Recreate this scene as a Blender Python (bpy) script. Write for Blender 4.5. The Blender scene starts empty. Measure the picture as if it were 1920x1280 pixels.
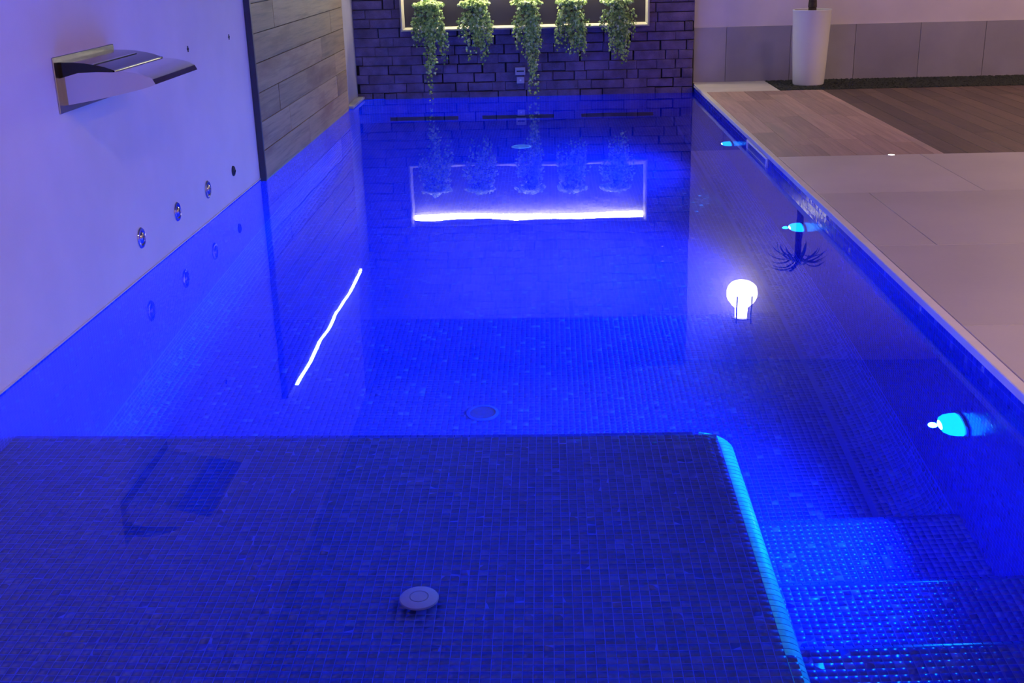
import bpy, bmesh, math, random
import numpy as np
from mathutils import Vector, Matrix

random.seed(11)
rng = np.random.default_rng(7)
SC = bpy.context.scene
COL = SC.collection

# ------------------------------------------------------------------ camera
cam_d = bpy.data.cameras.new('camera')
cam = bpy.data.objects.new('camera', cam_d)
COL.objects.link(cam)
cam_d.sensor_fit = 'HORIZONTAL'
cam_d.sensor_width = 36.0
cam_d.lens = 2138.6 / 1920 * 36
cam_d.clip_end = 100
pitch, yaw, roll = 0.3341, -0.0361, -0.0267
f0 = Vector((math.sin(yaw), math.cos(yaw), 0)); r0 = Vector((math.cos(yaw), -math.sin(yaw), 0)); u0 = Vector((0, 0, 1))
fw = math.cos(pitch) * f0 - math.sin(pitch) * u0
uu = math.cos(pitch) * u0 + math.sin(pitch) * f0
R_ = math.cos(roll) * r0 + math.sin(roll) * uu
U_ = -math.sin(roll) * r0 + math.cos(roll) * uu
M = Matrix((R_, U_, -fw)).transposed().to_4x4()
M.translation = Vector((0, 0, 1.35))
cam.matrix_world = M
SC.camera = cam

# ------------------------------------------------------------------ world, exposure, room light
W = bpy.data.worlds.new('world'); SC.world = W; W.use_nodes = True
W.node_tree.nodes['Background'].inputs[0].default_value = (0.02, 0.02, 0.03, 1)
W.node_tree.nodes['Background'].inputs[1].default_value = 1.0
SC.view_settings.view_transform = 'Standard'
SC.view_settings.look = 'None'
SC.view_settings.exposure = 0.0
SC.view_settings.gamma = 1.0
SC.view_settings.use_curve_mapping = False
SC.cycles.max_bounces = 14
SC.cycles.diffuse_bounces = 7
SC.cycles.glossy_bounces = 6
SC.cycles.transmission_bounces = 8
SC.cycles.sample_clamp_indirect = 4.0
SC.cycles.caustics_reflective = True
SC.cycles.caustics_refractive = True
SC.cycles.blur_glossy = 0.5

FILL_W = 26.0
FILL_LIGHTS = [(2.6, 3.4), (4.4, 3.4), (2.6, 0.6), (4.4, 0.6), (4.4, 6.2), (-0.4, -1.6), (0.2, 1.7), (4.5, 9.4), (5.6, 8.0)]  # added ceiling lights, unseen, to bring the room up to brightness
POOL_W = 640.0
POOL_RGB = (0.001, 0.19, 1.0)
FRAME_LED = 65.0
BLUE_FILL = 140.0
PANEL_LED = 22.0
SCONCE = 20.0

# ------------------------------------------------------------------ key dimensions (metres, water surface at z = 0)
XL, XR = -1.807, 1.380        # pool side walls
XP = -1.770                   # face of the timber panel
YN, YF = 0.90, 10.955         # near and far end of the pool
DEPTH = 1.40
DECK = 0.077
PLAT, PX, PY = 0.45, 0.585, 3.51
YB = 11.10                    # plaster wall beside the brick wall
CEIL = 2.75
PITCH = 0.0247

# ------------------------------------------------------------------ materials
def mat(name):
    m = bpy.data.materials.new(name); m.use_nodes = True
    return m, m.node_tree, m.node_tree.nodes['Principled BSDF']

def lk(nt, a, b): nt.links.new(a, b)

def nd(nt, typ, **kw):
    n = nt.nodes.new(typ)
    for k, v in kw.items():
        if k.startswith('_'): setattr(n, k[1:], v)
        else:
            key = k.replace('__', ' ')
            n.inputs[int(key[1:]) if key[0] == 'i' and key[1:].isdigit() else key].default_value = v
    return n

def ramp(nt, fac, stops):
    r = nt.nodes.new('ShaderNodeValToRGB')
    while len(r.color_ramp.elements) < len(stops): r.color_ramp.elements.new(0.5)
    for e, (p, c) in zip(r.color_ramp.elements, stops):
        e.position = p; e.color = (*c, 1)
    lk(nt, fac, r.inputs[0])
    return r

def plain(name, rgb, rough=0.6, metal=0.0, noise=0.0, scale=8, bump=0.0, bscale=60):
    m, nt, b = mat(name)
    b.inputs['Roughness'].default_value = rough
    b.inputs['Metallic'].default_value = metal
    if noise > 0:
        co = nd(nt, 'ShaderNodeNewGeometry')
        n = nd(nt, 'ShaderNodeTexNoise', Scale=scale, Detail=5.0); lk(nt, co.outputs['Position'], n.inputs['Vector'])
        r = ramp(nt, n.outputs['Fac'], [(0.3, tuple(c * (1 - noise) for c in rgb)), (0.7, tuple(min(1, c * (1 + noise)) for c in rgb))])
        lk(nt, r.outputs[0], b.inputs['Base Color'])
    else:
        b.inputs['Base Color'].default_value = (*rgb, 1)
    if bump > 0:
        co = nd(nt, 'ShaderNodeNewGeometry')
        n = nd(nt, 'ShaderNodeTexNoise', Scale=bscale, Detail=6.0); lk(nt, co.outputs['Position'], n.inputs['Vector'])
        bp = nd(nt, 'ShaderNodeBump', Strength=bump, Distance=0.01); lk(nt, n.outputs['Fac'], bp.inputs['Height']); lk(nt, bp.outputs[0], b.inputs['Normal'])
    return m

def emit(name, rgb, strength):
    m, nt, b = mat(name)
    nt.nodes.remove(b)
    e = nd(nt, 'ShaderNodeEmission', Strength=strength); e.inputs['Color'].default_value = (*rgb, 1)
    lk(nt, e.outputs[0], nt.nodes['Material Output'].inputs['Surface'])
    return m

def mosaic_mat(name, stops, rough=0.16):
    m, nt, b = mat(name)
    g = nd(nt, 'ShaderNodeNewGeometry')
    r = ramp(nt, g.outputs['Random Per Island'], stops); r.color_ramp.interpolation = 'CONSTANT'
    n = nd(nt, 'ShaderNodeTexNoise', Scale=70.0, Detail=3.0); lk(nt, g.outputs['Position'], n.inputs['Vector'])
    mx = nd(nt, 'ShaderNodeMix', _data_type='RGBA', _blend_type='MULTIPLY', i0=0.5)
    lk(nt, r.outputs[0], mx.inputs[6]); lk(nt, n.outputs['Color'], mx.inputs[7])
    lk(nt, mx.outputs[2], b.inputs['Base Color'])
    b.inputs['Roughness'].default_value = rough
    b.inputs['IOR'].default_value = 1.9           # pearlescent glass under water still glints
    bp = nd(nt, 'ShaderNodeBump', Strength=0.25, Distance=0.002); lk(nt, n.outputs['Fac'], bp.inputs['Height']); lk(nt, bp.outputs[0], b.inputs['Normal'])
    return m

M_TILE = mosaic_mat('mosaic glass', [(0.0, (0.008, 0.03, 0.62)), (0.22, (0.006, 0.025, 0.56)), (0.45, (0.01, 0.035, 0.68)), (0.66, (0.008, 0.03, 0.60)), (0.88, (0.012, 0.04, 0.74)), (0.97, (0.06, 0.12, 0.82))])
M_NOSE_LIT = mosaic_mat('mosaic nosing with lamplight', [(0.0, (0.03, 0.75, 0.9)), (0.5, (0.04, 0.85, 0.95)), (0.8, (0.03, 0.7, 0.85))], 0.2)  # turquoise base colour carries the lamplight on the rounded lip
M_TILE_SHADED = mosaic_mat('mosaic glass with shade', [(0.0, (0.015, 0.035, 0.33)), (0.22, (0.012, 0.03, 0.28)), (0.45, (0.02, 0.04, 0.37)), (0.66, (0.015, 0.035, 0.31)), (0.88, (0.025, 0.05, 0.42)), (0.97, (0.03, 0.06, 0.5))])  # platform copy of the pool tile, its dimness put into the colour
M_GROUT = plain('blue grout', (0.02, 0.05, 0.62), 0.8)
M_PLASTER = plain('white plaster', (0.65, 0.565, 0.60), 0.75, noise=0.05, scale=2.5, bump=0.06, bscale=120)
M_CEIL = plain('ceiling paint', (0.2, 0.2, 0.2), 0.9)
M_GAP = plain('dark mortar', (0.012, 0.01, 0.014), 0.95)
M_CHROME = plain('chrome', (0.72, 0.72, 0.74), 0.09, 1.0)
M_HOOD_REFL = plain('chrome with dark reflection', (0.05, 0.045, 0.04), 0.12, 1.0)  # hood chrome, coloured dark to stand for a reflected dark ceiling
M_STEEL = plain('brushed steel', (0.5, 0.5, 0.52), 0.25, 1.0)
M_DARK = plain('dark recess', (0.015, 0.012, 0.02), 0.6)
M_WHITEPL = plain('white plastic', (0.72, 0.72, 0.72), 0.4)
M_CAP = plain('drain cap plastic', (0.22, 0.22, 0.42), 0.4)
M_PLATE = plain('pale plate', (0.45, 0.43, 0.5), 0.4)
M_POT = plain('white pot', (0.78, 0.76, 0.72), 0.45)
M_SOIL = plain('soil', (0.03, 0.02, 0.015), 0.95, noise=0.3, scale=40)
M_TRUNK = plain('palm trunk', (0.06, 0.045, 0.035), 0.9, noise=0.4, scale=30, bump=0.5)
M_BACKP = plain('taupe board', (0.035, 0.03, 0.03), 0.5, noise=0.08, scale=3)
M_RAIL = plain('cream frame', (0.42, 0.38, 0.26), 0.5)
M_STRIPE = plain('dark brown edge', (0.045, 0.03, 0.035), 0.5)
M_COPING = plain('light coping stone', (0.60, 0.53, 0.47), 0.5, noise=0.06, scale=9)

def leaf_mat(name, a, b_):
    m, nt, b = mat(name)
    g = nd(nt, 'ShaderNodeNewGeometry')
    r = ramp(nt, g.outputs['Random Per Island'], [(0.0, a), (0.8, b_), (1.0, (0.42, 0.5, 0.28))])
    lk(nt, r.outputs[0], b.inputs['Base Color']); b.inputs['Roughness'].default_value = 0.5
    return m
M_IVY = leaf_mat('ivy leaf', (0.06, 0.15, 0.03), (0.40, 0.55, 0.10))
M_PALM = leaf_mat('palm leaf', (0.02, 0.06, 0.015), (0.05, 0.12, 0.03))
M_STEM = plain('stem', (0.10, 0.11, 0.04), 0.8)

def wood_mat(name, base, dark, along='Y', patch=(0.25, 0.12, 0.09), rough=0.42, scratch=0.5):
    m, nt, b = mat(name)
    g = nd(nt, 'ShaderNodeNewGeometry'); oi = nd(nt, 'ShaderNodeObjectInfo')
    mp = nd(nt, 'ShaderNodeMapping')
    mp.inputs['Scale'].default_value = {'Y': (40, 1.6, 40), 'X': (1.6, 40, 40)}[along]
    lk(nt, g.outputs['Position'], mp.inputs['Vector'])
    ad = nd(nt, 'ShaderNodeVectorMath', _operation='ADD')
    sc = nd(nt, 'ShaderNodeVectorMath', _operation='SCALE'); cb = nd(nt, 'ShaderNodeCombineXYZ')
    for i in range(3): lk(nt, oi.outputs['Random'], cb.inputs[i])
    lk(nt, cb.outputs[0], sc.inputs[0]); sc.inputs['Scale'].default_value = 37.0
    lk(nt, mp.outputs[0], ad.inputs[0]); lk(nt, sc.outputs[0], ad.inputs[1])
    n = nd(nt, 'ShaderNodeTexNoise', Scale=1.0, Detail=6.0, Roughness=0.65); lk(nt, ad.outputs[0], n.inputs['Vector'])
    r = ramp(nt, n.outputs['Fac'], [(0.28, dark), (0.5, base), (0.75, tuple(min(1, c * 1.25) for c in base))])
    # broad worn patches
    ad2 = nd(nt, 'ShaderNodeVectorMath', _operation='ADD'); lk(nt, g.outputs['Position'], ad2.inputs[0]); lk(nt, sc.outputs[0], ad2.inputs[1])
    n2 = nd(nt, 'ShaderNodeTexNoise', Scale=3.2, Detail=4.0)
    mp2 = nd(nt, 'ShaderNodeMapping'); mp2.inputs['Scale'].default_value = (1.6, 0.35, 1.6); lk(nt, ad2.outputs[0], mp2.inputs['Vector']); lk(nt, mp2.outputs[0], n2.inputs['Vector'])
    r2 = ramp(nt, n2.outputs['Fac'], [(0.52, (0, 0, 0)), (0.68, (1, 1, 1))])
    mx = nd(nt, 'ShaderNodeMix', _data_type='RGBA'); lk(nt, r2.outputs[0], mx.inputs[0]); lk(nt, r.outputs[0], mx.inputs[6]); mx.inputs[7].default_value = (*patch, 1)
    # tone per plank
    mr = nd(nt, 'ShaderNodeMapRange', i3=0.72, i4=1.2); lk(nt, oi.outputs['Random'], mr.inputs[0])
    hs = nd(nt, 'ShaderNodeHueSaturation'); lk(nt, mr.outputs[0], hs.inputs['Value']); lk(nt, mx.outputs[2], hs.inputs['Color'])
    lk(nt, hs.outputs[0], b.inputs['Base Color'])
    b.inputs['Roughness'].default_value = rough
    bp = nd(nt, 'ShaderNodeBump', Strength=scratch, Distance=0.002); lk(nt, n.outputs['Fac'], bp.inputs['Height']); lk(nt, bp.outputs[0], b.inputs['Normal'])
    return m
M_PANEL = wood_mat('panel timber', (0.27, 0.17, 0.085), (0.15, 0.09, 0.05), 'Y', (0.17, 0.08, 0.04), 0.62, 0.6)
M_DECKW = wood_mat('deck timber tile', (0.37, 0.23, 0.185), (0.28, 0.17, 0.135), 'Y', (0.29, 0.20, 0.16), 0.5, 0.15)
M_DECKD = wood_mat('dark deck timber', (0.11, 0.065, 0.045), (0.075, 0.045, 0.03), 'Y', (0.08, 0.045, 0.03), 0.5, 0.15)

def stone_mat(name, rgb, var=0.12, rough=0.5, scale=4, bump=0.05):
    m, nt, b = mat(name)
    g = nd(nt, 'ShaderNodeNewGeometry'); oi = nd(nt, 'ShaderNodeObjectInfo')
    n = nd(nt, 'ShaderNodeTexNoise', Scale=scale, Detail=6.0); lk(nt, g.outputs['Position'], n.inputs['Vector'])
    r = ramp(nt, n.outputs['Fac'], [(0.3, tuple(c * (1 - var) for c in rgb)), (0.7, tuple(c * (1 + var) for c in rgb))])
    mr = nd(nt, 'ShaderNodeMapRange', i3=0.88, i4=1.12); lk(nt, oi.outputs['Random'], mr.inputs[0])
    hs = nd(nt, 'ShaderNodeHueSaturation'); lk(nt, mr.outputs[0], hs.inputs['Value']); lk(nt, r.outputs[0], hs.inputs['Color'])
    lk(nt, hs.outputs[0], b.inputs['Base Color']); b.inputs['Roughness'].default_value = rough
    n3 = nd(nt, 'ShaderNodeTexNoise', Scale=scale * 18, Detail=5.0); lk(nt, g.outputs['Position'], n3.inputs['Vector'])
    bp = nd(nt, 'ShaderNodeBump', Strength=bump, Distance=0.01); lk(nt, n3.outputs['Fac'], bp.inputs['Height']); lk(nt, bp.outputs[0], b.inputs['Normal'])
    return m
M_SLAB = stone_mat('beige floor slab', (0.42, 0.36, 0.33), 0.06, 0.45, 2)
M_DADO = stone_mat('grey dado tile', (0.33, 0.30, 0.34), 0.10, 0.5, 3)
M_BRICK = stone_mat('rough split brick', (0.165, 0.11, 0.20), 0.35, 0.85, 9, 1.0)
M_GRAVEL = stone_mat('dark gravel', (0.03, 0.035, 0.03), 0.4, 0.8, 20, 0.4)

# water: refracting, mirror-like surface with very slow ripples
M_WATER, nt, b = mat('pool water'); nt.nodes.remove(b)
gl = nd(nt, 'ShaderNodeBsdfGlass', Roughness=0.0, IOR=1.333); gl.inputs['Color'].default_value = (0.96, 0.98, 1, 1)
geo = nd(nt, 'ShaderNodeNewGeometry')
n1 = nd(nt, 'ShaderNodeTexNoise', Scale=2.2, Detail=1.0); lk(nt, geo.outputs['Position'], n1.inputs['Vector'])
n2 = nd(nt, 'ShaderNodeTexNoise', Scale=9.0, Detail=1.0); lk(nt, geo.outputs['Position'], n2.inputs['Vector'])
ma = nd(nt, 'ShaderNodeMath', _operation='MULTIPLY_ADD', i1=0.04); lk(nt, n2.outputs['Fac'], ma.inputs[0]); lk(nt, n1.outputs['Fac'], ma.inputs[2])
bp = nd(nt, 'ShaderNodeBump', Strength=1.0, Distance=0.0009); lk(nt, ma.outputs[0], bp.inputs['Height']); lk(nt, bp.outputs[0], gl.inputs['Normal'])
lk(nt, gl.outputs[0], nt.nodes['Material Output'].inputs['Surface'])

E_POOL = emit('pool lamp core', (0.25, 0.6, 1.0), 12.0)
E_LENS = emit('pool lamp diffuser with halo', POOL_RGB, 5.0)
E_FRAME = emit('warm led', (1.0, 0.93, 0.66), FRAME_LED)
E_PANEL = emit('cool led', (0.62, 0.95, 1.0), PANEL_LED)
E_BLUE_FILL = emit('added blue fill led', (0.01, 0.03, 1.0), BLUE_FILL)
E_SCONCE = emit('sconce glass', (1.0, 0.92, 0.86), SCONCE)
E_FILL = emit('downlight lens', (1.0, 0.82, 0.66), 6.0)
E_SPOT = emit('deck spot lens', (1.0, 0.88, 0.8), 4.0)

# ------------------------------------------------------------------ object helpers
def props(o, label=None, cat=None, group=None, kind=None):
    if label: o['label'] = label
    if cat: o['category'] = cat
    if group: o['group'] = group
    if kind: o['kind'] = kind
    return o

def link(name, me, m, parent=None, loc=None, rot=None):
    if m is not None and not me.materials: me.materials.append(m)
    o = bpy.data.objects.new(name, me); COL.objects.link(o)
    if loc is not None: o.location = loc
    if rot is not None: o.rotation_euler = rot
    if parent is not None: o.parent = parent
    return o

def empty(name, loc=(0, 0, 0), rot=(0, 0, 0)):
    o = bpy.data.objects.new(name, None); COL.objects.link(o)
    o.location = loc; o.rotation_euler = rot; o.empty_display_size = 0.05
    return o

def npmesh(name, V, F, smooth=False):
    V = np.asarray(V, np.float32); F = np.asarray(F, np.int32)
    me = bpy.data.meshes.new(name)
    k = F.shape[1]
    me.vertices.add(len(V)); me.vertices.foreach_set('co', V.ravel())
    me.loops.add(F.size); me.loops.foreach_set('vertex_index', F.ravel())
    me.polygons.add(len(F)); me.polygons.foreach_set('loop_start', np.arange(0, F.size, k, dtype=np.int32))
    me.polygons.foreach_set('loop_total', np.full(len(F), k, np.int32))
    me.update(calc_edges=True); me.validate()
    if smooth: me.polygons.foreach_set('use_smooth', np.ones(len(F), bool))
    return me

def boxes_mesh(name, boxes, bevel=0.0, seg=1):
    bm = bmesh.new()
    for (x0, y0, z0, x1, y1, z1) in boxes:
        r = bmesh.ops.create_cube(bm, size=1)
        bmesh.ops.scale(bm, vec=(x1 - x0, y1 - y0, z1 - z0), verts=r['verts'])
        bmesh.ops.translate(bm, vec=((x0 + x1) / 2, (y0 + y1) / 2, (z0 + z1) / 2), verts=r['verts'])
    if bevel > 0: bmesh.ops.bevel(bm, geom=bm.edges[:], offset=bevel, segments=seg, affect='EDGES', profile=0.5)
    me = bpy.data.meshes.new(name); bm.to_mesh(me); bm.free()
    return me

def lathe(name, prof, n=32, smooth=True):
    """prof: (radius, z) pairs, revolved about z; radius 0 closes."""
    bm = bmesh.new(); rings = []
    for r, z in prof:
        if r < 1e-6: rings.append([bm.verts.new((0, 0, z))])
        else: rings.append([bm.verts.new((r * math.cos(2 * math.pi * i / n), r * math.sin(2 * math.pi * i / n), z)) for i in range(n)])
    for a, c in zip(rings, rings[1:]):
        for i in range(n):
            j = (i + 1) % n
            if len(a) == 1 and len(c) == 1: continue
            if len(a) == 1: bm.faces.new((a[0], c[i], c[j]))
            elif len(c) == 1: bm.faces.new((a[i], a[j], c[0]))
            else: bm.faces.new((a[i], a[j], c[j], c[i]))
    bmesh.ops.recalc_face_normals(bm, faces=bm.faces)
    me = bpy.data.meshes.new(name); bm.to_mesh(me); bm.free()
    if smooth:
        for p in me.polygons: p.use_smooth = True
        try: me.set_sharp_from_angle(angle=math.radians(35))
        except Exception: pass
    return me

def prism_y(name, prof, y0, y1, smooth=False):
    """closed (x, z) outline extruded along y."""
    bm = bmesh.new()
    a = [bm.verts.new((x, y0, z)) for x, z in prof]; c = [bm.verts.new((x, y1, z)) for x, z in prof]
    n = len(prof)
    for i in range(n): bm.faces.new((a[i], a[(i + 1) % n], c[(i + 1) % n], c[i]))
    bm.faces.new(a); bm.faces.new(c[::-1])
    bmesh.ops.recalc_face_normals(bm, faces=bm.faces)
    me = bpy.data.meshes.new(name); bm.to_mesh(me); bm.free()
    if smooth:
        for p in me.polygons: p.use_smooth = True
        try: me.set_sharp_from_angle(angle=math.radians(30))
        except Exception: pass
    return me

# ---- mosaic
def tile_arrays(o, u, v, nu, nv, p=PITCH, gap=0.0022, th=0.0009, tilt=0.012, solid=True, mask=None):
    """a field of nu x nv little tiles from corner o along unit vectors u, v (normal u x v), each with a slight tilt of its own."""
    o, u, v = (np.array(a, float) for a in (o, u, v)); n = np.cross(u, v)
    I, J = np.meshgrid(np.arange(nu), np.arange(nv), indexing='ij'); I = I.ravel(); J = J.ravel()
    if mask is not None:
        k = mask(I, J); I, J = I[k], J[k]
    N = len(I)
    c = o + np.outer((I + .5) * p, u) + np.outer((J + .5) * p, v)
    h = (p - gap) / 2 * (1 + rng.normal(0, .015, N)); ht = h * .95
    k_ = np.where(rng.random(N) < .12, 4.0, 1.0); ta, tb = rng.normal(0, tilt, N) * k_, rng.normal(0, tilt, N) * k_
    S = [(-1, -1), (1, -1), (1, 1), (-1, 1)]
    top = np.stack([c + np.outer(s * ht, u) + np.outer(t * ht, v) + np.outer(th + s * ht * ta + t * ht * tb, n) for s, t in S], 1)
    if not solid:
        return top.reshape(-1, 3), np.arange(4 * N).reshape(N, 4)
    bot = np.stack([c + np.outer(s * h, u) + np.outer(t * h, v) for s, t in S], 1)
    V = np.concatenate([top, bot], 1).reshape(-1, 3); b0 = np.arange(N)[:, None] * 8
    F = np.concatenate([b0 + np.array(q) for q in ((0, 1, 2, 3), (4, 5, 1, 0), (5, 6, 2, 1), (6, 7, 3, 2), (7, 4, 0, 3))], 0)
    return V, F

def join_arrays(L):
    Vs, Fs, k = [], [], 0
    for V, F in L: Vs.append(V); Fs.append(F + k); k += len(V)
    return np.concatenate(Vs), np.concatenate(Fs)

def tiles_obj(L, parent, name='mosaic_tiles', m=None):
    V, F = join_arrays(L)
    o = link(name, npmesh(name, V, F), m or M_TILE, parent); o['kind'] = 'stuff'
    return o

def cove_arrays(x, y0, y1, R, side, nseg=8, tilt=0.02):
    """mosaic following the rounded foot between a side wall and the floor."""
    L = []; ny = int((y1 - y0) / PITCH)
    cx = x + side * R; cz = -DEPTH + R
    rows = int(R * math.pi / 2 / PITCH)
    for k in range(rows):
        a = (k + .5) / rows * math.pi / 2           # 0 at wall, pi/2 at floor
        px, pz = cx - side * R * math.cos(a), cz - R * math.sin(a)
        t = np.array([side * math.sin(a), 0, -math.cos(a)])
        yv = np.array([0, 1., 0])
        if side > 0: u, v = yv, t
        else: u, v = yv, -t
        nrm = np.cross(u, v)
        if nrm @ np.array([cx - px, 0, cz - pz]) < 0: v = -v
        o = np.array([px, y0, pz]) - v * PITCH / 2
        L.append(tile_arrays(o, u, v, ny, 1, tilt=tilt))
    return L

# ------------------------------------------------------------------ pool shell
def structure(name, me, m, label, cat='wall'):
    o = link(name, me, m); return props(o, label, cat, kind='structure')

Rc = 0.20
pf = structure('floor_pool', boxes_mesh('f', [(XL + Rc, PY, -DEPTH - .1, XR - Rc, YF, -DEPTH)]), M_GROUT, 'deep pool floor of blue glass mosaic beyond the shallow platform', 'pool floor')
nx = int((XR - XL - 2 * Rc) / PITCH)
y_mid = 5.6; n1_ = int((y_mid - PY) / PITCH); y_mid = PY + n1_ * PITCH; n2_ = int((YF - y_mid) / PITCH)
tiles_obj([tile_arrays((XL + Rc, PY, -DEPTH), (1, 0, 0), (0, 1, 0), nx, n1_), tile_arrays((XL + Rc, y_mid, -DEPTH), (1, 0, 0), (0, 1, 0), nx, n2_, solid=False)], pf)

def arc_pts(x, side, n=10):
    return [(x + side * Rc * (1 - math.cos(a)), -DEPTH + Rc * (1 - math.sin(a))) for a in [i / n * math.pi / 2 for i in range(n + 1)]]
def side_wall(name, x, side, top, label):
    pts = [(x, top)] + [(x, -DEPTH + Rc)] + arc_pts(x, side)[1:] + [(x - side * .12, -DEPTH), (x - side * .12, top)]
    w = structure(name, prism_y(name, pts, YN, YF + .1), M_GROUT, label, 'pool wall')
    ny = int((YF - YN) / PITCH); nz = int((DEPTH - Rc) / PITCH)
    z0 = -DEPTH + Rc
    nz = int((top - z0) / PITCH)
    z0 = top - nz * PITCH
    if side > 0: A = tile_arrays((x, YN, z0), (0, 1, 0), (0, 0, 1), ny, nz, solid=False)
    else: A = tile_arrays((x, YN + ny * PITCH, z0), (0, -1, 0), (0, 0, 1), ny, nz, solid=False)
    tiles_obj([A] + cove_arrays(x, YN, YF, Rc, side), w)
    return w
side_wall('wall_pool_left', XL, 1, 0.006, 'blue mosaic pool wall below the white plaster wall')
side_wall('wall_pool_right', XR, -1, 0.047, 'blue mosaic pool wall below the deck, with lamps in it')
wf = structure('wall_pool_far', boxes_mesh('wf', [(XL - .12, YF, -DEPTH, XR + .12, YF + .12, -0.005)]), M_GROUT, 'blue mosaic end wall of the pool below the brick wall', 'pool wall')
nzf = int(DEPTH / PITCH)
tiles_obj([tile_arrays((XL, YF, -nzf * PITCH - .004), (1, 0, 0), (0, 0, 1), int((XR - XL) / PITCH), nzf, solid=False)], wf)
# rounded far left corner
cR = 0.26
pts = [(XL - .02, YF + .02), (XL - .02, YF - cR)] + [(XL + cR - cR * math.cos(a), YF - cR + cR * math.sin(a)) for a in [i / 12 * math.pi / 2 for i in range(13)]] + [(XL + cR, YF + .02)]
bm = bmesh.new(); vs = [bm.verts.new((x, y, -DEPTH)) for x, y in pts]; fc = bm.faces.new(vs)
ext = bmesh.ops.extrude_face_region(bm, geom=[fc]); bmesh.ops.translate(bm, vec=(0, 0, DEPTH + 0.004), verts=[e for e in ext['geom'] if isinstance(e, bmesh.types.BMVert)])
bmesh.ops.recalc_face_normals(bm, faces=bm.faces)
me = bpy.data.meshes.new('corner'); bm.to_mesh(me); bm.free()
wc = structure('wall_pool_corner', me, M_GROUT, 'rounded far corner of the pool beside the timber panel', 'pool wall')
L = []; nrow = int(cR * math.pi / 2 / PITCH)
for k in range(nrow):
    a = (k + .5) / nrow * math.pi / 2
    px, py = XL + cR - cR * math.cos(a), YF - cR + cR * math.sin(a)
    t = np.array([math.sin(a), math.cos(a), 0])
    o_ = np.array([px, py, -nzf * PITCH]) - t * PITCH / 2
    L.append(tile_arrays(o_, t, (0, 0, 1), 1, nzf))
tiles_obj(L, wc)
structure('wall_pool_near', boxes_mesh('wn', [(XL - .12, YN - .12, -DEPTH, XR + .12, YN, 0.047)]), M_GROUT, 'pool wall at the near end under the coping', 'pool wall')

# ---- shallow platform
NR = 0.045; CR = 0.12
plat = structure('floor_platform', boxes_mesh('plat', [(XL, YN, -DEPTH, PX - NR - .001, PY - NR - .001, -PLAT), (XL, YN, -DEPTH, PX - CR, PY, -PLAT - NR), (XL, YN, -DEPTH, PX, PY - CR, -PLAT - NR)]), M_GROUT, 'shallow submerged platform of blue glass mosaic, shade put into its colour, with a drain', 'platform')
x_hi, y_hi = PX - NR, PY - NR
npx, npy = int((x_hi - XL) / PITCH), int((y_hi - YN) / PITCH)
ox, oy = x_hi - npx * PITCH, y_hi - npy * PITCH
DR = (-0.345, 2.52)       # drain centre (refined for the platform depth)
jy0 = int((2.19 - oy) / PITCH); ix0 = int((-0.80 - ox) / PITCH)
def as_part(I, J): return (J >= jy0) & (J < jy0 + 5) & (I >= ix0) & (I < ix0 + 56)
def off_drain(I, J):
    return ((ox + (I + .5) * PITCH - DR[0]) ** 2 + (oy + (J + .5) * PITCH - DR[1]) ** 2) > .033 ** 2
def off_corner(I, J):
    x = ox + (I + .5) * PITCH; y = oy + (J + .5) * PITCH; r = CR - NR
    return ~((x > PX - CR) & (y > PY - CR) & ((x - PX + CR) ** 2 + (y - PY + CR) ** 2 > r * r))
mosaic = tiles_obj([tile_arrays((ox, oy, -PLAT), (1, 0, 0), (0, 1, 0), npx, npy, tilt=.016, mask=lambda I, J: off_drain(I, J) & off_corner(I, J) & ~as_part(I, J))], plat, m=M_TILE_SHADED)
variants = []
for k in range(6):
    V, F = tile_arrays((-PITCH / 2, -PITCH / 2, 0), (1, 0, 0), (0, 1, 0), 1, 1, tilt=.016)
    me = npmesh('tile', V, F); variants.append(me)
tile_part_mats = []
for k, c in enumerate([(0.015, 0.035, 0.33), (0.012, 0.03, 0.28), (0.02, 0.04, 0.37), (0.015, 0.035, 0.31), (0.025, 0.05, 0.42), (0.018, 0.035, 0.34)]):  # same darkened platform colours, shade included
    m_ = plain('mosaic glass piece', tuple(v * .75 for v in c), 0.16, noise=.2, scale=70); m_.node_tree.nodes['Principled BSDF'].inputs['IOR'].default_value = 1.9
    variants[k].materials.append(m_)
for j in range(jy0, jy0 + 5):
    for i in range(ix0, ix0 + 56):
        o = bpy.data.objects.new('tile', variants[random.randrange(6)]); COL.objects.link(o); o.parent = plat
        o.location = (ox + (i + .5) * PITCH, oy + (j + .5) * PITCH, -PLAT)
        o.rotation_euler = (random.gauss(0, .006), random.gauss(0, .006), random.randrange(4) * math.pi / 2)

def nosing_arrays(path, z, R, gap=.0022, seg=5):
    """rounded nosing pieces; path: list of (x, y, nx, ny) stations along the outer edge one pitch apart, n = outward."""
    Vs, Fs, k = [], [], 0
    for (x0, y0, a0, b0), (x1, y1, a1, b1) in zip(path, path[1:]):
        L0 = math.hypot(x1 - x0, y1 - y0)
        if L0 < 1e-5: continue
        g = gap / L0 / 2
        P = [(x0 + (x1 - x0) * t, y0 + (y1 - y0) * t, a0 + (a1 - a0) * t, b0 + (b1 - b0) * t) for t in (g, 1 - g)]
        ring = []
        for (x, y, a, b) in P:
            for s in range(seg + 1):
                th = s / seg * math.pi / 2
                d = R * (1 - math.sin(th)) ; h = R * (1 - math.cos(th))
                # th=0: top inner edge, th=90deg: outer face
                Vs.append((x - a * d, y - b * d, z - h + .0009))
        for s in range(seg): Fs.append((k + s, k + s + 1, k + seg + 2 + s, k + seg + 1 + s))
        k += 2 * (seg + 1)
    return np.array(Vs), np.array(Fs)
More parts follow.
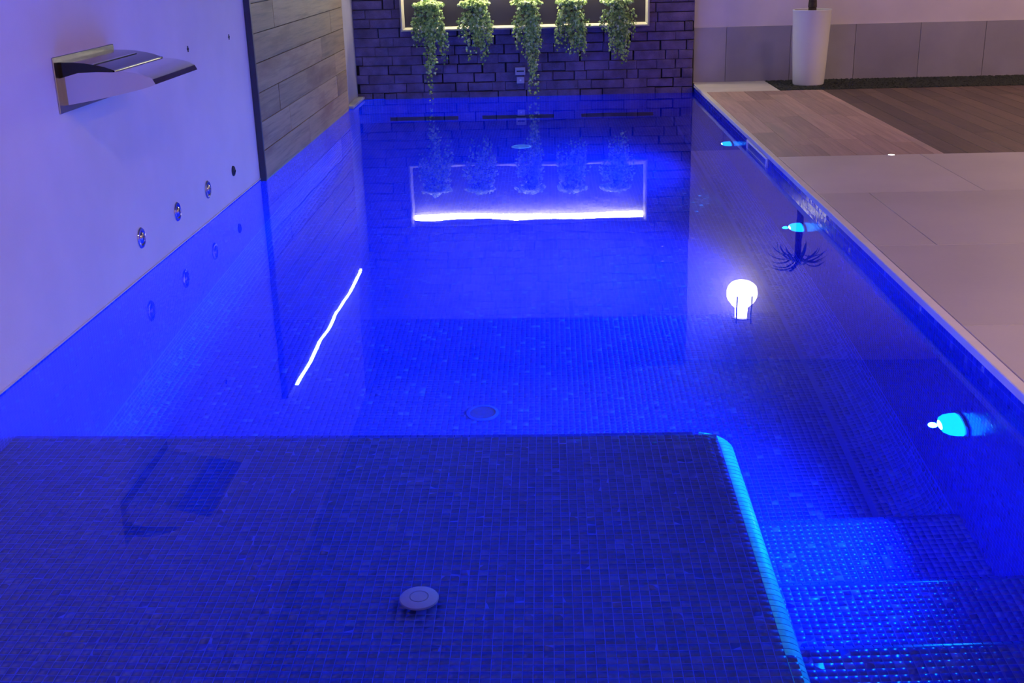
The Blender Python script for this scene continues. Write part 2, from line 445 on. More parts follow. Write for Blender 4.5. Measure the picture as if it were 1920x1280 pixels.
def straight(x0, y0, x1, y1, nx_, ny_):
    n = max(1, round(math.hypot(x1 - x0, y1 - y0) / PITCH))
    return [(x0 + (x1 - x0) * i / n, y0 + (y1 - y0) * i / n, nx_, ny_) for i in range(n + 1)]
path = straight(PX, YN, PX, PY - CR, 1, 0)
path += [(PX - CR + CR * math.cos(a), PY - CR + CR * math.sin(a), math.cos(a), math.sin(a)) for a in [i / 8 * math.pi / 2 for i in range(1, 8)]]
V, F = nosing_arrays(straight(PX - CR, PY, XL, PY, 0, 1), -PLAT, NR)
no = link('far_nosing', npmesh('far_nosing', V, F, True), M_TILE, plat); no['kind'] = 'stuff'
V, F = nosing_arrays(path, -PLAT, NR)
no = link('nosing', npmesh('nosing', V, F, True), M_NOSE_LIT, plat); no['kind'] = 'stuff'; no['label'] = 'rounded mosaic edge of the platform, lamplight put into its colour'
tiles_obj([tile_arrays((PX, YN, -DEPTH), (0, 1, 0), (0, 0, 1), int((PY - YN - CR) / PITCH), 36, solid=False),
           tile_arrays((PX - CR, PY, -DEPTH), (-1, 0, 0), (0, 0, 1), int((PX - CR - XL) / PITCH), 36, solid=False)], plat, 'side_mosaic_tiles')

# ---- steps beside the platform
treads = [(0.68, 2.53), (0.92, 3.00), (1.16, 3.54)]
bx = []; y0 = YN
for d, y1 in treads:
    bx.append((PX, YN, -DEPTH, XR, y1 - .03, -d)); bx.append((PX, YN, -DEPTH, XR, y1, -d - .03))
st = structure('floor_steps', boxes_mesh('steps', bx), M_GROUT, 'underwater mosaic steps going down beside the shallow platform', 'steps')
y0 = YN; L = []; NL = []
for d, y1 in treads:
    w = int((XR - PX) / PITCH); n = int((y1 - .03 - y0) / PITCH)
    L.append(tile_arrays((PX + .01, y1 - .03 - n * PITCH, -d), (1, 0, 0), (0, 1, 0), w, n, tilt=.02))
    L.append(tile_arrays((XR, y1, -d - .24), (-1, 0, 0), (0, 0, 1), w, 8))
    NL.append(nosing_arrays(straight(XR, y1, PX, y1, 0, 1), -d, .03, seg=4))
    y0 = y1
tiles_obj(L, st)
V, F = join_arrays(NL); no = link('step_nosing', npmesh('step_nosing', V, F, True), M_TILE, st); no['kind'] = 'stuff'

# ------------------------------------------------------------------ room shell
structure('wall_left', boxes_mesh('wl', [(XL - .2, -3, 0.006, XL, YF + .3, CEIL), (XL - .2, -3, -.3, XL, YN - .12, 0.01)]), M_PLASTER, 'smooth white plaster wall rising straight from the water with jets and spout', 'wall')
structure('trim_return', boxes_mesh('rt', [(XL, 10.275, .03, XL + .012, YF, CEIL)]), M_DADO, 'thin darker grey strip between the timber panel and the brick wall', 'trim')  # darker grey sheet laid over the end of the left wall
structure('trim_waterline', boxes_mesh('tw', [(XL, YN, 0.004, XL + .004, 7.05, 0.010)]), M_COPING, 'thin pale strip where the plaster wall meets the water', 'trim')
wb = structure('wall_back', boxes_mesh('wb', [(XL - .2, YB, -.3, 6.6, YB + .2, CEIL)]), M_PLASTER, 'plain white plaster wall beyond the deck behind the pot', 'wall')
structure('wall_right', boxes_mesh('wr', [(6.4, -3, -.1, 6.6, YB, CEIL)]), M_PLASTER, 'plain plaster wall at the far side of the deck', 'wall')
structure('wall_near', boxes_mesh('wn2', [(XL - .2, -3.2, -.1, 6.6, -3, CEIL)]), M_PLASTER, 'plain plaster wall behind the near deck', 'wall')
structure('ceiling', boxes_mesh('c', [(XL - .2, -3.2, CEIL, 6.6, YB + .2, CEIL + .1)]), M_CEIL, 'flat pale ceiling over pool and deck', 'ceiling')

# dado of large grey tiles
x = XR + .005; i = 0
while x < 6.3:
    w = 0.30 if i == 0 else 0.597
    o = link('dado_tile', boxes_mesh('dado', [(x, YB - .014, DECK - .02, x + w, YB, 0.578)], .0015), M_DADO, wb); x += w + .003; i += 1

# ---- brick wall
bw = structure('wall_brick', boxes_mesh('bwm', [(XL, YF + .02, -.02, XR - .012, YB, CEIL)]), M_GAP, 'rough dark brick wall at the far end of the pool', 'wall')
def brick_geo(x0, x1, z0, z1, dep):
    z0 += random.uniform(-.001, .003); z1 -= random.uniform(-.001, .003)
    bv = .005
    X = [x0, x1]; out = []
    j = lambda s=.0025: random.uniform(-s, s)
    fr = [(x0 + bv + j(), z0 + bv + j()), (x1 - bv + j(), z0 + bv + j()), (x1 - bv + j(), z1 - bv + j()), (x0 + bv + j(), z1 - bv + j())]
    mid = [(x0 + j(.001), z0 + j(.001)), (x1 + j(.001), z0 + j(.001)), (x1 + j(.001), z1 + j(.001)), (x0 + j(.001), z1 + j(.001))]
    yf = YF + .006 - dep
    V = [(a, YF + .03, c) for a, c in mid] + [(a, yf + .006, c) for a, c in mid] + [(a, yf + j(.002), c) for a, c in fr] 
    V.append(((x0 + x1) / 2 + j(.02), yf - .001 - random.random() * .004, (z0 + z1) / 2 + j(.01)))
    F = []
    for k in range(4):
        l = (k + 1) % 4
        F += [(k, l, 4 + l, 4 + k), (4 + k, 4 + l, 8 + l, 8 + k)]
    T = [(8, 9, 12), (9, 10, 12), (10, 11, 12), (11, 8, 12)]
    return V, F, T
upV, upF = [], []
CH = 0.0848
nb = 0
for r in range(33):
    z0 = -.03 + r * CH; z1 = z0 + CH
    if z0 > CEIL: break
    x = XL - random.uniform(0, .15)
    while x < XR - .012:
        w = random.choice([.12, .17, .2, .23, .26, .30]) + random.uniform(-.02, .02)
        x1 = min(x + w, XR - .012 + random.uniform(-.006, .006))
        if XR - x1 < .07: x1 = XR - .012 + random.uniform(-.006, .006)
        a0 = max(x, XL)
        if x1 - a0 > .04:
            gx = random.choice([.0003, .001, .003, .008]); gz = random.choice([.0002, .0004, .001, .0035])
            V, F, T = brick_geo(a0 + gx, x1 - gx, z0 + gz, min(z1 - gz, CEIL), random.uniform(0, .012))
            if z0 < 0.93 and nb < 300:
                me = bpy.data.meshes.new('brick'); me.from_pydata(V, [], F + T); me.update()
                o = link('brick', me, M_BRICK, bw); nb += 1
            else:
                k = len(upV); upV += V; upF += [tuple(q + k for q in f) for f in F + T]
        x = x1
        if x1 >= XR - .03: break
me = bpy.data.meshes.new('upper_bricks'); me.from_pydata(upV, [], upF); me.update()
o = link('upper_bricks', me, M_BRICK, bw); o['kind'] = 'stuff'

# ---- coping and deck
cop = structure('trim_coping', boxes_mesh('coping', [(XR - .004, YN - .1, .045, XR + .035, YF, DECK - .001)], .003), M_COPING, 'pale stone coping strip along the pool edge of the deck', 'coping')
structure('trim_corner', boxes_mesh('cc', [(XL, 10.27, .004, XL + .075, YF, .03)], .003), M_DADO, 'small pale coping ledge in the corner between timber panel and brick wall', 'coping')
floor = structure('floor', boxes_mesh('fl', [(XR + .02, -3, -.1, 6.5, YB, DECK - .014), (XL - .1, -3, -.1, XR + .02, YN - .1, DECK - .014)]), M_GAP, 'deck beside the pool, beige slabs in front and timber planks behind', 'floor')
def slab(name, x0, y0, x1, y1, m, g=.0015, bv=.0015):
    return link(name, boxes_mesh(name, [(x0 + g, y0 + g, DECK - .014, x1 - g, y1 - g, DECK)], bv), m, floor)
# light slabs in front
xe = XR + .035
ys = [7.06, 5.96, 4.86, 3.76, 2.66, 1.56, .46, -.64, -1.74, -2.9]
for r, (ya, yb_) in enumerate(zip(ys, ys[1:])):
    first = 2.28 if r % 2 == 0 else 1.68
    xs = [xe, first]
    while xs[-1] < 6.4: xs.append(min(xs[-1] + .9, 6.4))
    for a, c in zip(xs, xs[1:]): slab('floor_slab', a, yb_, c, ya, M_SLAB)
for a in range(4): slab('floor_slab', XL - .05 + a * .8, -.64, min(XL - .05 + (a + 1) * .8, xe), YN - .1, M_SLAB); slab('floor_slab', XL - .05 + a * .8, -2.9, min(XL - .05 + (a + 1) * .8, xe), -.64, M_SLAB)
# timber-look planks behind
YP1 = 10.32
xs = [xe + k * .1625 for k in range(7)]
xs[-1] = 2.37
for a, c in zip(xs, xs[1:]):
    y = 7.06; first = True
    while y < YP1 - .01:
        l = random.uniform(.4, 1.0) if first else random.choice([1.0, 1.2]); first = False
        y1 = min(y + l, YP1)
        if YP1 - y1 < .2: y1 = YP1
        slab('floor_plank', a, y, c, y1, M_DECKW, .0012); y = y1
slab('floor_plank', 2.37, 7.06, 2.43, YP1, M_DECKW, .001)
x = 2.43
while x < 6.38:
    x1 = min(x + .145, 6.4); y = 7.06; first = True
    while y < YP1 - .01:
        l = random.uniform(.5, 1.4) if first else 1.6; first = False
        y1 = min(y + l, YP1)
        if YP1 - y1 < .2: y1 = YP1
        slab('floor_plank', x, y, x1, y1, M_DECKD, .002); y = y1
    x = x1
# light stone behind, gravel bed
slab('floor_slab', XR + .0, YP1, 2.06, YB - .014, M_COPING)
grb = link('gravel_bed', boxes_mesh('gb', [(2.06, YP1, DECK - .014, 6.4, YB - .014, DECK - .004)]), M_GRAVEL)
props(grb, 'bed of fine dark gravel along the foot of the back wall', 'gravel', kind='stuff')
bm = bmesh.new(); ico = bmesh.new(); bmesh.ops.create_icosphere(ico, subdivisions=1, radius=1)
iv = np.array([v.co for v in ico.verts]); fi = np.array([[v.index for v in f.verts] for f in ico.faces]); ico.free(); bm.free()
N = 9000
cx = rng.uniform(2.07, 5.2, N); cy = rng.uniform(YP1 + .01, YB - .025, N); s = rng.uniform(.006, .012, N)
PV = (iv[None] * np.stack([s * rng.uniform(.8, 1.4, N), s, s * .7], 1)[:, None, :]) + np.stack([cx, cy, np.full(N, DECK)], 1)[:, None, :]
gs = link('pebbles', npmesh('pebbles', PV.reshape(-1, 3), (fi[None] + np.arange(N)[:, None, None] * len(iv)).reshape(-1, 3)), M_GRAVEL, grb); gs['kind'] = 'stuff'

# ------------------------------------------------------------------ water
NXW, NYW = 2, 2
wme = npmesh('water', [(XL, YN, 0), (XR, YN, 0), (XR, YF, 0), (XL, YF, 0)], [(0, 1, 2, 3)])
water = link('pool_water', wme, M_WATER)
props(water, 'still clear water surface filling the blue-lit pool', 'water', kind='stuff')

# ------------------------------------------------------------------ timber panel on the left wall
panel = empty('timber_panel', (XP, 7.054, 0))
props(panel, 'worn brown plank-clad panel on the white wall, rising from the water', 'panel')
PH, RH = 1.478, 0.1765
def rel(o, p=panel):
    o.location = tuple(-c for c in p.location); return o
rel(link('backing', boxes_mesh('bk', [(XL + .001, 7.075, -.04, XP - .012, 10.27, PH)]), M_GAP, panel))
rel(link('edge_trim', boxes_mesh('et', [(XL + .001, 7.045, -.04, XP + .002, 7.072, PH + .01)], .002), M_STRIPE, panel))['label'] = 'dark brown end trim'
splits = {0: [8.5], 1: [7.9, 9.78], 2: [7.62, 9.75], 3: [9.2], 4: [9.68], 5: [7.66], 6: [9.0], 7: [7.9, 9.6]}
for r in range(9):
    z0 = r * RH - .11 if r else -.04
    z0 = r * RH - .0; z1 = z0 + RH
    if r == 0: z0 = -.04
    if r == 8: z1 = PH
    z1 = min(z1, PH)
    if z1 - z0 < .02: continue
    e = [7.073] + splits.get(r, [8.7]) + [10.268]
    for a, c in zip(e, e[1:]):
        d = random.uniform(0, .003)
        rel(link('plank', boxes_mesh('plank', [(XP - .014, a + .0025, z0 + .0022, XP - .003 + d, c - .0025, z1 - .0022)], .0012), M_PANEL, panel))

ls = empty('led_strip', (XP - .005, 8.8, PH))
props(ls, 'thin cool white light strip along the top of the timber panel', 'light strip')
rel(link('channel', boxes_mesh('ch', [(XP - .022, 7.33, PH, XP - .012, 10.27, PH + .020)], .001), M_STEEL, ls), ls)
rel(link('diffuser', boxes_mesh('df', [(XP - .012, 7.335, PH + .002, XP + .012, 10.265, PH + .018)], .002), E_PANEL, ls), ls)

cv = empty('blue_fill_strip', (-1.45, 3.3, CEIL)); props(cv, 'added long blue fill strip on the ceiling above the blade spout', 'light strip')  # added unseen strip, tints the upper left wall blue
rel(link('channel', boxes_mesh('cch', [(-1.48, 1.5, CEIL - .02, -1.42, 5.1, CEIL)], .002), M_STEEL, cv), cv)
rel(link('diffuser', boxes_mesh('cdf', [(-1.47, 1.52, CEIL - .04, -1.43, 5.08, CEIL - .02)], .002), E_BLUE_FILL, cv), cv)

# ------------------------------------------------------------------ jets on the left wall
def make_jet(y, z, x, kind):
    j = empty('wall_jet', (x, y, z), (0, math.pi / 2, 0))
    rim = {'lit': M_CHROME, 'blue': M_STEEL, 'dark': M_DARK}[kind]
    s = 1.0 if kind != 'dark' else 0.62
    link('escutcheon', lathe('esc', [(0.047 * s, 0), (0.047 * s, .004), (.043 * s, .008), (.034 * s, .009), (.030 * s, .004), (.030 * s, .001), (0, .001)]), rim, j)
    ey = link('eyeball', lathe('eye', [(.029 * s, .002), (.026 * s, .008), (.019 * s, .013), (.011 * s, .015), (.010 * s, .009), (0, .009)]), rim if kind != 'blue' else M_STEEL, j)
    link('nozzle_hole', lathe('hole', [(.0098 * s, .0092), (.0098 * s, .0100), (0, .0100)], 20), M_DARK, ey)
    return j
for y, k, lab in [(4.87, 'lit', 'round chrome wall jet with a bright lower lip, nearest the spout end'), (5.395, 'lit', 'round chrome wall jet with bright rim, second from the near end of the row'),
                  (5.926, 'blue', 'bluish dull round wall jet, third of the row'), (6.451, 'dark', 'small dark round wall jet beside the timber panel')]:
    props(make_jet(y, .169, XL, k), lab, 'jet', 'jets in a row above the waterline')
for y, lab in ((5.864, 'tiny dark cross-shaped wall fixing above the blade spout'), (6.655, 'tiny dark cross-shaped wall fixing near the timber panel')):
    fx = empty('wall_fixing', (XL, y, .898))
    props(fx, lab, 'fixing')
    link('screw_plate', boxes_mesh('sp', [(0, -.006, -.015, .003, .006, .015), (0, -.014, -.005, .0028, .014, .005)], .001), M_DARK, fx)
    link('screw_head', lathe('sh', [(.004, 0), (.004, .002), (0, .003)], 10), M_DARK, fx, loc=(.003, 0, 0), rot=(0, math.pi / 2, 0))

# ------------------------------------------------------------------ blade spout
sp = empty('water_spout', (XL, 4.53, .9))
props(sp, 'polished curved blade water spout projecting from the white wall', 'water spout')
top = [(-1.807, .925), (-1.72, .948), (-1.66, .952), (-1.60, .9485), (-1.555, .945), (-1.53, .942), (-1.50, .935), (-1.475, .926), (-1.457, .915)]
bot = [(-1.448, .897), (-1.47, .889), (-1.50, .881), (-1.54, .872), (-1.60, .860), (-1.68, .845), (-1.807, .825)]
rel(link('blade', prism_y('blade', top + bot, 4.262, 4.80, True), M_CHROME, sp), sp)
hood = [(-1.807, .985), (-1.74, .983), (-1.70, .979), (-1.66, .972), (-1.63, .965), (-1.605, .956), (-1.592, .951), (-1.592, .945), (-1.61, .945), (-1.66, .947), (-1.73, .945), (-1.807, .925)]
rel(link('hood', prism_y('hood', hood, 4.255, 4.805, True), M_HOOD_REFL, sp), sp)
rel(link('hood_highlight', boxes_mesh('hr', [(-1.600, 4.255, .9445, -1.5885, 4.806, .9525), (-1.675, 4.255, .9725, -1.664, 4.72, .9765)], .0015), M_CHROME, sp), sp)['label'] = 'chrome strips added as highlights along the hood'  # thin strips put in to draw the bright highlight lines
rel(link('wall_plate', boxes_mesh('wpl', [(XL, 4.22, .80, XL + .006, 4.84, 1.005)], .002), M_STEEL, sp), sp)

# ------------------------------------------------------------------ illuminated niche frame on the brick wall
FX0, FX1, FZ0, FZ1 = -1.345, 0.948, 0.618, 1.215
fr = empty('wall_frame', (-.2, YF, FZ0))
props(fr, 'wide cream-edged shallow frame with dark backing, lit from above, on brick wall', 'frame')
fy = YF - .016
rel(link('backing_board', boxes_mesh('bb', [(FX0 + .01, fy - .006, FZ0 + .01, FX1 - .01, fy + .01, FZ1 - .01)]), M_BACKP, fr), fr)
w = .034; d0 = fy - .05
def rail(a, c, name='frame_rail'):
    """mitred rail between corner a and corner c with a chamfered inner edge."""
    cxm, czm = (FX0 + FX1) / 2, (FZ0 + FZ1) / 2
    def inset(p, k): return (p[0] + math.copysign(k, cxm - p[0]), p[1] + math.copysign(k, czm - p[1]))
    prof = [(0, fy + .01), (0, d0), (.014, d0), (w, d0 + .02), (w, fy + .01)]
    V = []
    for p in (a, c):
        for k, y in prof:
            q = inset(p, k); V.append((q[0], y, q[1]))
    n = len(prof); F = [(i, (i + 1) % n, n + (i + 1) % n, n + i) for i in range(n)] + [tuple(range(n)), tuple(range(n, 2 * n))]
    me = bpy.data.meshes.new(name); me.from_pydata(V, [], F); me.update()
    bm = bmesh.new(); bm.from_mesh(me); bmesh.ops.recalc_face_normals(bm, faces=bm.faces); bm.to_mesh(me); bm.free()
    rel(link(name, me, M_RAIL, fr), fr)
rail((FX0, FZ0), (FX1, FZ0)); rail((FX0, FZ1), (FX1, FZ1)); rail((FX0, FZ0), (FX0, FZ1)); rail((FX1, FZ0), (FX1, FZ1))
fl = empty('frame_light', (-.2, fy - .05, FZ1 - .04))
props(fl, 'bright warm light bar under the top of the cream frame', 'light bar')
rel(link('housing', boxes_mesh('hs', [(FX0 + .036, fy - .085, FZ1 - .05, FX1 - .036, fy - .012, FZ1 - .036)], .002), M_RAIL, fl), fl)
rel(link('diffuser', boxes_mesh('dfu', [(FX0 + .04, fy - .082, FZ1 - .090, FX1 - .04, fy - .020, FZ1 - .050)], .002), E_FRAME, fl), fl)

# small plates on the brick wall
pl = empty('wall_socket_plate', (-.250, YF - .012, .233)); props(pl, 'small pale rectangular plate with a slot on the brick wall', 'wall plate')
cvr = link('cover', boxes_mesh('cv', [(-.047, -.012, -.036, .047, .012, .036)], .003), M_PLATE, pl)
link('slot', boxes_mesh('sl', [(-.034, -.0135, -.006, .034, -.0115, .006)]), M_DARK, cvr)
pl = empty('wall_button', (-.249, YF - .012, .150)); props(pl, 'tiny pale button under the small plate on the brick wall', 'button')
link('bezel', boxes_mesh('bz', [(-.036, -.012, -.03, .036, .012, .03)], .003), M_PLATE, pl)
link('button_cap', lathe('bc', [(.009, 0), (.009, .003), (0, .004)], 16), M_WHITEPL, pl, loc=(0, -.012, 0), rot=(math.pi / 2, 0, 0))

# ------------------------------------------------------------------ ivy
def leaf_mesh(pts, nrm, size):
    """five-point ivy leaves at points."""
    Vs, Fs = [], []; k = 0
    shape = [(0, -.5), (.28, -.42), (.52, -.05), (.22, .05), (0, .6), (-.22, .05), (-.52, -.05), (-.28, -.42)]
    for p, n, s in zip(pts, nrm, size):
        n = Vector(n).normalized(); t = n.orthogonal().normalized(); t.rotate(Matrix.Rotation(random.uniform(-.9, .9), 3, n))
        down = Vector((0, 0, -1)); down = (down - n * down.dot(n))
        down = down.normalized() if down.length > .05 else t
        down.rotate(Matrix.Rotation(random.gauss(0, .7), 3, n)); side = n.cross(down)
        c = Vector(p) + n * s * .10
        Vs.append(tuple(c))
        for a, b_ in shape: Vs.append(tuple(Vector(p) + side * a * s + down * b_ * s - n * abs(a) * s * .25))
        for i in range(8): Fs.append((k, k + 1 + i, k + 1 + (i + 1) % 8))
        k += 9
    me = bpy.data.meshes.new('foliage'); me.from_pydata(Vs, [], Fs); me.update(); return me

def ivy(cx, half, top, strands, label, nl=24):
    cy = YF - .15
    root = empty('hanging_ivy', (cx, cy, top - .06)); props(root, label, 'plant', 'ivy hanging in front of the lit frame')
    link('planter', lathe('planter', [(0, -.05), (.045, -.05), (.058, .02), (.062, .025), (.056, .025), (.05, .01), (0, .01)], 20), M_DARK, root)
    link('bracket', boxes_mesh('br', [(-.012, .03, -.03, .012, .125, -.018)], .001), M_DARK, root)
    P, Nn, S = [], [], []; SV, SE = [], []
    # bushy head
    for _ in range(260):
        a = random.uniform(0, 2 * math.pi); rr = random.random() ** .5
        p = Vector((math.cos(a) * rr * half * .9, math.sin(a) * rr * .075, random.uniform(-.03, .055) * (1.2 - rr) + .02))
        P.append(p); Nn.append(Vector((p.x * 3, p.y * 6 - .5, .7)) + Vector([random.gauss(0, .4) for _ in range(3)])); S.append(random.uniform(.026, .046))
    for (dx, length, spread, n) in strands:
        for q in range(n):
            x = dx + random.gauss(0, spread); y = -random.uniform(.02, .085)
            ln = length * random.uniform(.55, 1.0) if q else length
            drift = random.gauss(0, .012); k0 = len(SV); m_ = max(4, int(ln / .03))
            px = x * .5; 
            for i in range(m_ + 1):
                t = i / m_; px_ = x * (1 - (1 - t) ** 3 * .5) + drift * math.sin(t * 3) + math.sin(t * 9 + q) * .006
                z = .04 * math.sin(min(1, t * 4) * math.pi) - ln * t
                pt = Vector((px_, y * min(1, .5 + t * 3), z)); SV.append(pt)
                if i: SE.append((k0 + i - 1, k0 + i))
                for _ in range(2 if t < .9 else 1):
                    a = random.uniform(0, 2 * math.pi); o_ = Vector((math.cos(a) * .02, -abs(math.sin(a)) * .018, random.uniform(-.012, .012)))
                    P.append(pt + o_); Nn.append(o_ * 30 + Vector((0, -.8, .45)) + Vector([random.gauss(0, .35) for _ in range(3)])); S.append(random.uniform(.022, .040) * (1 - .25 * t))
    f = link('foliage', leaf_mesh(P, Nn, S), M_IVY, root); f['kind'] = 'stuff'
    # thin square stems
    Vs, Fs = [], []
    for a, b_ in SE:
        A, B = SV[a], SV[b_]; k = len(Vs)
        for Q in (A, B):
            for ox_, oy_ in ((-.0012, -.0012), (.0012, -.0012), (.0012, .0012), (-.0012, .0012)): Vs.append((Q.x + ox_, Q.y + oy_, Q.z))
        for i in range(4): Fs.append((k + i, k + (i + 1) % 4, k + 4 + (i + 1) % 4, k + 4 + i))
    s_ = link('stems', npmesh('stems', np.array(Vs), np.array(Fs)), M_STEM, root); s_['kind'] = 'stuff'
    return root
ZT = .89
ivy(-1.075, .16, ZT, [(-.10, .34, .03, 9), (.0, .42, .03, 9), (.11, .38, .03, 9), (.02, .60, .02, 5), (-.005, .86, .012, 3), (.13, .5, .01, 3)], 'leafy ivy with one thin strand down to the water, at the wood-panel end')
ivy(-.655, .16, ZT, [(-.10, .26, .03, 8), (0.03, .42, .03, 9), (.10, .47, .03, 11), (-.05, .48, .02, 3), (.05, .50, .02, 4)], 'ivy ending in a blunt tuft, second along from the wood-panel end')
ivy(-.175, .16, ZT, [(-.10, .38, .03, 7), (.0, .48, .04, 9), (.10, .38, .03, 8), (.06, .62, .022, 9), (.055, .86, .016, 6)], 'middle ivy, dense tail hanging all the way to the water')
ivy(.225, .155, ZT, [(-.10, .40, .03, 10), (0.0, .44, .04, 10), (.10, .45, .03, 10), (.07, .48, .02, 4)], 'broad even ivy ending well above water, beside the long middle tail')
ivy(.640, .165, ZT, [(-.11, .25, .03, 6), (-.02, .47, .03, 12), (.06, .49, .03, 12), (.13, .30, .02, 6), (0.03, .53, .02, 5)], 'bushy ivy tapering to a dark point, at the pot end of the frame')

# ------------------------------------------------------------------ pot with palm
pot = empty('palm_pot', (2.385, 10.70, DECK - .002))
props(pot, 'tall tapered white planter standing on the dark gravel by the wall', 'planter')
prof = [(0, 0), (.125, 0), (.137, .012), (.140, .03), (.150, .2), (.160, .4), (.170, .655), (.173, .662), (.170, .666), (.160, .664), (.156, .62), (0, .62)]
link('shell', lathe('pot', prof, 48), M_POT, pot)
link('soil', lathe('soil', [(.157, .615), (.15, .632), (.08, .64), (0, .643)], 32), M_SOIL, pot)
palm = empty('potted_palm', (2.385, 10.70, DECK + .63)); props(palm, 'dark palm growing in the tall white planter, only its trunk base showing', 'palm')
link('trunk', lathe('trunk', [(.038, 0), (.036, .05), (.040, .055), (.035, .12), (.039, .125), (.034, .22), (.038, .225), (.033, .34), (.037, .345), (.032, .47), (.036, .475), (.031, .6), (.035, .605), (.03, .72), (.034, .725), (.028, .86), (0, .9)], 14), M_TRUNK, palm)
for k in range(26):
    a = k * 2.399963; el = random.uniform(.05, 1.15); ln = random.uniform(.28, .37)
    V = []; F = []; m_ = 9; pos = Vector((0, 0, 0)); d = el
    for i in range(m_ + 1):
        t = i / m_; wd = .016 * (math.sin(math.pi * min(1, t * .85 + .12)) ** .7) * (1 if t < 1 else .05)
        V += [(pos.x, -wd, pos.z), (pos.x, 0, pos.z - wd * .35), (pos.x, wd, pos.z)]
        pos = pos + Vector((math.cos(d), 0, math.sin(d))) * ln / m_; d -= .17
    for i in range(m_):
        for s_ in (0, 1): F.append((i * 3 + s_, i * 3 + s_ + 1, i * 3 + s_ + 4, i * 3 + s_ + 3))
    me = bpy.data.meshes.new('leaf'); me.from_pydata(V, [], F); me.update()
    link('leaf', me, M_PALM, palm, loc=(0, 0, .80 + .1 * k / 26), rot=(0, 0, a))

# ------------------------------------------------------------------ wall sconce beyond the deck
sc_ = empty('wall_sconce', (1.90, YB - .20, 1.97)); props(sc_, 'bright round glass wall lamp on the back wall, seen mirrored in the water', 'wall lamp')
link('backplate', boxes_mesh('bpz', [(-.05, .185, -.08, .05, .20, .08)], .003), M_STEEL, sc_)
link('arm', boxes_mesh('arm', [(-.012, .12, -.012, .012, .185, .012)], .002), M_STEEL, sc_)
link('globe_with_bloom', lathe('gc', [(0, -.135)] + [(.15 * math.cos(a), .135 * math.sin(a)) for a in [-1.4 + i * .2 for i in range(13)]] + [(.062, .128), (.062, .235), (0, .24)], 40), E_SCONCE, sc_)  # globe sized to take in the bloom around the lamp
for sx in (-1, 1): link('side_bar', boxes_mesh('sb', [(sx * .072 - .006, -.165, -.03, sx * .072 + .006, -.15, .26)], .002), M_DARK, sc_)
link('cap', lathe('cap', [(0, .241), (.09, .241), (.09, .252), (0, .256)], 32), M_STEEL, sc_)

# ------------------------------------------------------------------ underwater lamps
for y, lab in ((8.624, 'small glowing round pool lamp under the water, the farther one by the skimmer'), (6.103, 'glowing round pool lamp under the water below the beige slabs'), (3.58, 'glowing round pool lamp beside the submerged steps')):
    pl = empty('pool_lamp', (XR, y, -.54), (0, -math.pi / 2, 0)); props(pl, lab, 'lamp', 'underwater lamps along the deck side')
    link('bezel', lathe('bz', [(.064, 0), (.078, 0), (.080, .005), (.076, .010), (.068, .012), (.064, .008), (.064, 0)], 36), M_STEEL, pl)
    lens = link('lens', lathe('ln', [(.066, .006), (.066, .028), (.060, .050), (.046, .066), (.028, .073)], 32), E_LENS, pl)  # dome enlarged and cyan to stand for the halo in the water
    ld = bpy.data.lights.new('pool_beam', 'SPOT'); ld.energy = POOL_W; ld.color = POOL_RGB; ld.spot_size = math.radians(165); ld.spot_blend = 1.0; ld.shadow_soft_size = 0.015
    lo = bpy.data.objects.new('pool_beam', ld); COL.objects.link(lo); lo.parent = pl; lo.location = (0, 0, .097); lo.rotation_euler = (math.pi, 0, 0)
    link('light_source', lathe('lsr', [(.028, .073), (.020, .076), (.010, .078), (0, .0785)], 24), E_POOL, lens)

# ------------------------------------------------------------------ skimmer in the deck-side wall
sk = empty('skimmer', (XR, 7.55, .01)); props(sk, 'white rectangular skimmer mouth at the waterline under the planks', 'skimmer')
rel(link('surround', boxes_mesh('sk', [(XR - .012, 7.17, .033, XR, 7.925, .046), (XR - .012, 7.17, -.06, XR, 7.925, -.047), (XR - .012, 7.17, -.047, XR, 7.20, .033), (XR - .012, 7.895, -.047, XR, 7.925, .033)], .002), M_WHITEPL, sk), sk)
rel(link('flap', boxes_mesh('sf', [(XR - .006, 7.20, -.047, XR - .001, 7.895, .033)]), M_STEEL, sk), sk)

# ------------------------------------------------------------------ drains and fittings under water
dr = empty('platform_drain', (DR[0], DR[1], -PLAT)); props(dr, 'round white drain cap standing proud on the submerged platform', 'drain')
link('stem', lathe('dst', [(.026, 0), (.026, .028), (0, .028)], 28), M_DARK, dr)
link('cover', lathe('dc', [(0, .027), (.048, .027), (.051, .032), (.049, .038), (.040, .042), (.025, .0435), (.0235, .0405), (.022, .0435), (0, .0445)], 40), M_CAP, dr)
for (x, y, r, lab) in ((-.226, 9.63, .085, 'round drain cover on the deep floor near the brick wall'), (-.300, 4.56, .07, 'round disc for a shadow on the deep floor just beyond the platform')):  # first is a drain, second a darker disc standing for a shadow
    d_ = empty('drain_and_shade_disc', (x, y, -DEPTH + .002)); props(d_, lab, 'drain')
    link('rim', lathe('fr', [(r * .8, 0), (r, 0), (r, .006), (r * .82, .010), (r * .8, .004), (r * .8, 0)], 36), M_WHITEPL if y > 6 else M_GROUT, d_)
    link('grille', lathe('fg', [(0, .005), (r * .79, .005), (r * .79, .001)], 36), M_PLATE if y > 6 else M_TILE_SHADED, d_)
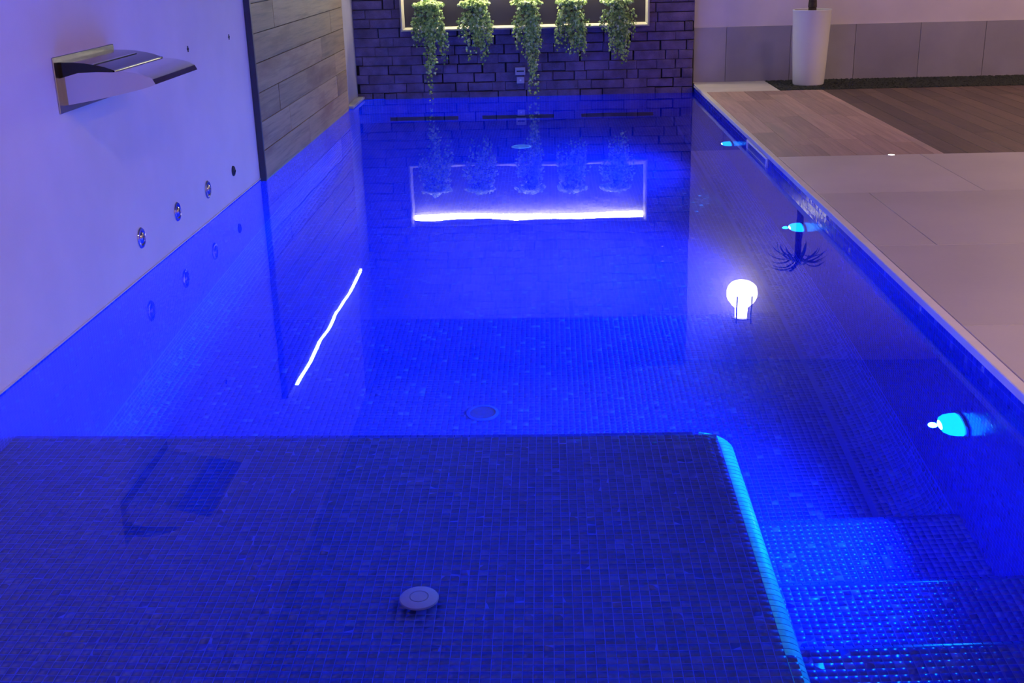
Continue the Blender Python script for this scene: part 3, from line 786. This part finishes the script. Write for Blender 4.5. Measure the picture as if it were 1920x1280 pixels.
for k, (a, c) in enumerate(((-1.50, -.85), (-.62, .06), (.32, 1.00))):
    s_ = empty('overflow_slot', ((a + c) / 2, YF, -1.22)); props(s_, ['long dark slot low in the end wall, on the timber panel side', 'long dark slot low in the end wall, in the middle', 'long dark slot low in the end wall, on the deck side'][k], 'slot', 'dark slots in the pool end wall')
    h = (c - a) / 2
    link('recess', boxes_mesh('rc', [(-h, -.006, -.10, h, .0, .10)]), M_DARK, s_)
    link('lip', boxes_mesh('lp', [(-h - .008, -.010, .10, h + .008, 0, .106), (-h - .008, -.010, -.106, h + .008, 0, -.10)], .001), M_GROUT, s_)

# ------------------------------------------------------------------ small deck spot and added ceiling lights
ds = empty('deck_spot', (2.10, 7.03, DECK)); props(ds, 'small bright recessed spot in the beige deck at the plank edge', 'spotlight')
link('bezel', lathe('dsb', [(.02, -.001), (.03, -.001), (.03, .003), (.02, .004), (.02, -.001)], 24), M_CHROME, ds)
link('lens', lathe('dsl', [(.02, .002), (0, .003)], 24), E_SPOT, ds)
DLAB = dict(zip(FILL_LIGHTS, ['over the deck slabs beside the steps', 'over the deck slabs away from the pool, level with the steps', 'over the deck beside the near pool corner', 'over the deck slabs farthest from the near pool corner', 'over the open slabs short of the timber planks', 'over the deck behind the near end of the pool', 'over the shallow platform', 'over the dark planks by the gravel bed', 'over the dark planks by the room side wall']))
for x, y in FILL_LIGHTS:
    dl = empty('added_ceiling_light', (x, y, CEIL)); props(dl, 'added round ceiling downlight ' + DLAB[(x, y)], 'fill light', 'added ceiling lights')
    link('trim_ring', lathe('tr', [(.055, 0), (.075, 0), (.075, -.006), (.055, -.004), (.055, 0)], 28), M_WHITEPL, dl)
    link('lens', lathe('dn', [(.055, -.003), (0, -.004)], 28), E_FILL, dl)
    ld = bpy.data.lights.new('fill light', 'AREA'); ld.shape = 'DISK'; ld.size = .11; ld.energy = FILL_W; ld.color = (1.0, 0.68, 0.50)
    lo = bpy.data.objects.new('fill_lamp', ld); COL.objects.link(lo); lo.parent = dl; lo.location = (0, 0, -.012)
print('objects', len(bpy.data.objects), 'faces', sum(len(m.polygons) for m in bpy.data.meshes))
